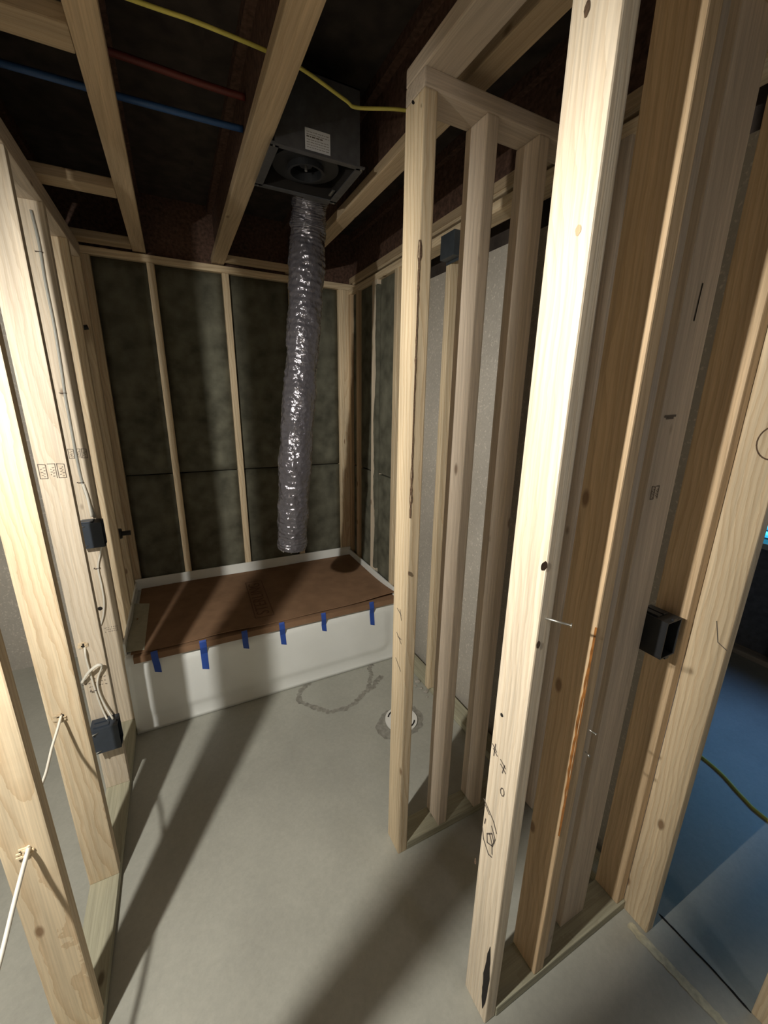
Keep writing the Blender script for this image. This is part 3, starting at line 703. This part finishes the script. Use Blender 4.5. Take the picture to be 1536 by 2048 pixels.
# ================================================================== PLUMBING
fg = empty('toilet_flange', (.925, 1.572, 0)); props(fg, 'white round toilet flange set in the concrete beside the partition post', 'toilet flange')
bm = bmesh.new(); ringplate(bm, (0, 0), .052, .088, .002, .012, 48); finish('flange_ring', bm, WHITEP, fg, (.925, 1.572, 0), None)
bm = bmesh.new(); ringplate(bm, (0, 0), .050, .056, -.03, .016, 40); finish('hub', bm, WHITEP, fg, (.925, 1.572, 0), None)
bm = bmesh.new(); cyl(bm, (0, 0, .0035), (0, 0, 1), .051, .051, .002, 32); finish('drain_opening', bm, DARKHOLE, fg, (.925, 1.572, 0))
for k in range(4):
    a0 = k*math.pi/2+.3; bm = bmesh.new(); prev = None
    for j in range(9):
        a = a0+j*.085; c, s = math.cos(a), math.sin(a); q = (bm.verts.new((c*.068, s*.068, .0125)), bm.verts.new((c*.076, s*.076, .0125)))
        if prev: bm.faces.new((prev[0], prev[1], q[1], q[0]))
        prev = q
    finish('bolt_slot', bm, DARKHOLE, fg, (.925, 1.572, 0))
# marks in the floor
bm = bmesh.new(); rnd = random.Random(9); P = []
for k in range(40):
    a = 2*math.pi*k/40; r = .125+.018*math.sin(a*2+1)+rnd.uniform(-.008, .008); P.append(bm.verts.new((math.cos(a)*r, math.sin(a)*r, .0008)))
bm.faces.new(P); finish('broken_concrete_ring', bm, STAIN, floor, (.915, 1.565, 0))  # dark ring of broken concrete around the flange
ribbon('patch_outline', [(.57, 2.075), (.52, 2.06), (.468, 2.0), (.475, 1.93), (.52, 1.88), (.56, 1.83), (.61, 1.795), (.70, 1.79), (.765, 1.815), (.82, 1.85), (.87, 1.885), (.91, 1.95), (.94, 1.99), (.955, 2.05), (.99, 2.08)], .026, STAIN, floor, seed=3)
ribbon('patch_outline', [(.84, 1.86), (.90, 1.885), (.95, 1.93), (1.0, 1.94)], .034, STAIN, floor, .0010, seed=8)
ribbon('sealant_line', [tuple(onZ(x, y, 0))[:2] for x, y in ((1258, 1846), (1272, 1864), (1330, 1925), (1385, 1984), (1442, 2044), (1480, 2085))], .027, SEAL, floor, .0015, jit=.1, seed=4)
ribbon('floor_joint', [tuple(onZ(x, y, 0))[:2] for x, y in ((1318, 1828), (1360, 1872), (1430, 1945), (1502, 2026))], .007, DARKHOLE, floor, .0012, jit=.1, seed=5)

# broken concrete along the foot of the right wall
for k, (x, y, r) in enumerate(((1.17, 1.80, .018), (1.155, 1.74, .012), (1.135, 1.77, .009), (1.165, 1.70, .014), (1.15, 1.66, .008), (1.17, 1.46, .012))):
    rnd = random.Random(40+k); bm = bmesh.new(); bmesh.ops.create_icosphere(bm, subdivisions=1, radius=r)
    for v in bm.verts: v.co = Vector((v.co.x*rnd.uniform(.8, 1.5), v.co.y*rnd.uniform(.7, 1.3), max(-r*.4, v.co.z*rnd.uniform(.4, .8))))
    o = finish('concrete_chip', bm, CONC, None, (x, y, r*.4)); props(o, 'small broken concrete chip on the floor by the foot of the right wall', 'rubble', 'concrete chips by the right wall')
# shower riser and mixing valve in the dark corner
sv = empty('shower_valve', (-.405, 2.70, 1.0)); props(sv, 'dark shower mixing valve and riser pipe in the left corner above the tub', 'shower valve')
tube('riser_pipe', [(-.405, 2.70, .95), (-.405, 2.70, 1.4), (-.405, 2.70, 1.99)], .009, GREYC, sv)
bm = bmesh.new(); cyl(bm, (0, 0, 0), (1, 0, 0), .036, .030, .07, 24); cyl(bm, (.05, 0, 0), (1, 0, 0), .014, .014, .06, 16); finish('valve_body', bm, BLACK, sv, (-.395, 2.70, .91), None)
box('valve_block', -.43, -.38, 2.655, 2.745, .86, .96, BLACK, sv, .006)
box('pipe_strap', -.43, -.385, 2.67, 2.73, 1.96, 2.04, BLACK, sv, .005)
tube('shower_arm_elbow', [(-.405, 2.70, 1.99), (-.39, 2.70, 2.02), (-.355, 2.70, 2.03)], .012, BLACK, sv)
lumber('valve_backing', LX0, LX1-.04, 2.606, 2.862, 1.965, 2.05, 'y', WOODG, wl)

tube_o = tube('blue_water_line', [(-.6, 1.79, 2.60), (-.13, 1.79, 2.602), (.17, 1.776, 2.60), (.318, 1.768, 2.60)], .010, BLUEPEX); props(tube_o, 'blue plastic water pipe running through the dark ceiling joists', 'pipe')
tube_o = tube('red_water_line', [(-.6, 1.70, 2.66), (-.1, 1.70, 2.66), (.2, 1.70, 2.655), (.318, 1.69, 2.65)], .010, REDPEX); props(tube_o, 'dark red plastic water pipe above the blue one in the ceiling', 'pipe')

# ================================================================== WIRING
yc = tube('yellow_ceiling_cable', [(-.45, 1.36, 2.56), (-.2, 1.345, 2.565), (.05, 1.326, 2.56), (.153, 1.318, 2.558), (.32, 1.328, 2.56), (.414, 1.347, 2.562), (.553, 1.392, 2.557), (.60, 1.404, 2.556), (.735, 1.352, 2.56), (.9, 1.35, 2.57)], .0048, YELLOW, None, 8, 10)
props(yc, 'yellow electrical cable sagging between the ceiling joists', 'cable')
a, b = onZ(1394, 1506, .005), onZ(1538, 1642, .005)
yf = tube('yellow_floor_cable', [a, a.lerp(b, .35)+Vector((.012, 0, 0)), a.lerp(b, .7)-Vector((.006, 0, 0)), b, b+(b-a)*1.2+Vector((.1, 0, 0))], .0075, YELLOW); props(yf, 'yellow cable lying on the blue-lit floor of the side room', 'cable')

def elec_box(name, x0, x1, y0, y1, z0, z1, face, label, mat=DBLUE):
    """open device box; face '+X' or '-Y' is the open side"""
    r = empty(name, ((x0+x1)/2, (y0+y1)/2, z0)); props(r, label, 'electrical box', 'plastic electrical boxes')
    t = .003; bm = bmesh.new()
    add_box(bm, x0, x1, y0, y1, z0, z0+t); add_box(bm, x0, x1, y0, y1, z1-t, z1)
    if face == '+X':
        add_box(bm, x0, x0+t, y0, y1, z0+t, z1-t); add_box(bm, x0+t, x1, y0, y0+t, z0+t, z1-t); add_box(bm, x0+t, x1, y1-t, y1, z0+t, z1-t)
    else:
        add_box(bm, x0, x1, y1-t, y1, z0+t, z1-t); add_box(bm, x0, x0+t, y0, y1-t, z0+t, z1-t); add_box(bm, x1-t, x1, y0, y1-t, z0+t, z1-t)
    finish('box_body', bm, mat, r)
    if face == '+X':
        for k in (0, 1): box('cable_clamp', x0+.012, x1-.03, y0+.012+k*.028, y0+.030+k*.028, z1, z1+.006, mat, r, .001)
        box('ear', x1-.006, x1, (y0+y1)/2-.008, (y0+y1)/2+.008, z1, z1+.006, mat, r); box('ear', x1-.006, x1, (y0+y1)/2-.008, (y0+y1)/2+.008, z0-.006, z0, mat, r)
        for z in (z0+.012, z1-.014): nail_part('nail', Vector((x0+.03, y0+.002, z)), Vector((x0+.012, y0-.012, z+.004)), .002, STEEL, r)
    else:
        for k in (0, 1): box('cable_clamp', x0+.008+k*.024, x0+.026+k*.024, y0+.03, y1-.01, z1, z1+.005, mat, r, .001)
        box('ear', (x0+x1)/2-.008, (x0+x1)/2+.008, y0, y0+.006, z1, z1+.006, mat, r); box('ear', (x0+x1)/2-.008, (x0+x1)/2+.008, y0, y0+.006, z0-.006, z0, mat, r)
        box('mounting_tab', x1, x1+.028, y0+.02, y1-.01, z0+.02, z1-.02, mat, r)
    return r
elec_box('outlet_box', -.445, -.350, 1.684, 1.754, .288, .402, '+X', 'dark blue plastic outlet box low on the left stud wall')
elec_box('switch_box', -.440, -.350, 2.092, 2.160, 1.035, 1.15, '+X', 'dark switch box at mid height on the left stud wall')
elec_box('black_switch_box', 1.074, 1.138, .490, .572, 1.046, 1.154, '-Y', 'black plastic switch box on the near right stud wall', BLACK)
gp = empty('stud_guard_box', (1.16, 1.66, 2.29)); props(gp, 'slate grey metal box fixed at the top of the right wall', 'electrical box')
box('box_body', 1.120, 1.164, 1.60, 1.70, 2.29, 2.385, GREYPL, gp, .002); box('mounting_flange', 1.1605, 1.1645, 1.59, 1.71, 2.28, 2.39, GREYPL, gp)

def wire(name, pix, Y, label, off=.007, mat=CABLE, r=.0037, extra_start=(), extra_end=()):
    pts = list(extra_start)+[onY(x, y, Y-(o if o is not None else off)) for x, y, o in pix]+list(extra_end)
    o = tube(name, pts, r, mat, None, 8, 8, 1.6); props(o, label, 'cable', 'cables on the left stud wall'); return o
wire('white_cable', [(121, 1437, .012), (114, 1462, .05), (104, 1495, .10), (97, 1525, .16), (90, 1552, .22)], 1.35, 'white cable drooping out of the drilled hole in the second left stud', extra_start=[holeA+Vector((0, .05, 0))], extra_end=[hole0+Vector((0, .10, .03)), hole0+Vector((0, .02, .0))])
wire('white_cable', [(54, 1708, .014), (44, 1745, .04), (26, 1815, .09), (3, 1910, .15), (-22, 2000, .2)], .944, 'white cable slanting down from the hole in the nearest left stud', r=.0046, extra_start=[hole0+Vector((.004, .03, .004))])
wire('white_cable', [(170, 1302, .010), (173, 1320, .012), (182, 1352, .011), (189, 1376, .008), (198, 1402, .008), (207, 1424, .012), (217, 1444, .03)], 1.756, 'white cable from the drilled hole down into the outlet box', extra_start=[holeB+Vector((0, .04, 0))])
wire('white_cable', [(163, 1366, .02), (176, 1346, .03), (192, 1332, .034), (202, 1330, .03), (203, 1336, .022), (197, 1352, .014), (195, 1370, .016), (201, 1392, .018), (213, 1416, .026), (226, 1438, .044)], 1.756, 'looped white cable above the outlet box')
wire('grey_cable', [(62, 420, None), (78, 487, None), (90, 560, None), (108, 650, None), (122, 735, None), (130, 790, None), (140, 845, None), (153, 915, None), (164, 964, None), (176, 1000, .010), (190, 1034, .02)], 2.162, 'grey cable stapled down the stud above the switch box', mat=GREYC, r=.0038)
wire('white_cable', [(166, 968, .009), (175, 995, .014), (184, 1034, .022)], 2.162, 'short white cable end entering the top of the switch box')
wire('white_cable', [(205, 1085, .02), (201, 1105, .012), (196, 1135, .008), (203, 1170, .012), (208, 1205, .016), (206, 1232, .012), (201, 1250, .006)], 2.162, 'white cable curving down the stud below the switch box')
for px_, py_, Y, st in ((80, 505, 2.162, SL[2.162]), (127, 786, 2.162, SL[2.162]), (162, 964, 2.162, SL[2.162]), (195, 1135, 2.162, SL[2.162]), (189, 1378, 1.756, SL[1.756])):
    c = onY(px_, py_, Y); bm = bmesh.new(); add_box(bm, -.013, .010, -.014, -.012, -.0012, .0012); add_box(bm, -.013, -.011, -.014, .002, -.0012, .0012); add_box(bm, .008, .010, -.014, .002, -.0012, .0012)
    finish('staple', bm, STAMP, st, c)

# ================================================================== WORK LAMP and added fill lamp (outside the frame)
def work_or_fill_lamp(loc, power, label, radius=.022, color=(1, .96, .88)):
    r = empty('work_or_fill_lamp', loc); props(r, label, 'lamp', 'temporary bulbs hung from the joists')
    bm = bmesh.new(); cyl(bm, (0, 0, .075), (0, 0, 1), .022, .018, .07, 20); finish('socket', bm, BLACK, r, loc)
    tube('cord', [loc+Vector((0, 0, .11)), loc+Vector((.004, 0, .2)), Vector((loc.x, loc.y, 2.768))], .004, BLACK, r)
    bm = bmesh.new(); cyl(bm, (0, 0, .040), (0, 0, 1), .095, .026, .055, 32, False); finish('added_shade', bm, METALD, r, loc)  # shade added to cut light going up to the deck and joists
    l = bpy.data.lights.new('bulb_light', 'POINT'); l.energy = power; l.color = color; l.shadow_soft_size = radius
    o = bpy.data.objects.new('bulb_light', l); COL.objects.link(o); o.location = loc; WM[o.name] = o.matrix_basis.copy(); adopt(o, r)
work_or_fill_lamp(LAMP, LAMP_W, 'bare work bulb hung beside the left stud wall, outside the picture')
work_or_fill_lamp(BULB2, FILL_LAMP_W, 'added fill bulb hung behind the viewer, outside the picture', .05, (.93, .92, 1.0))
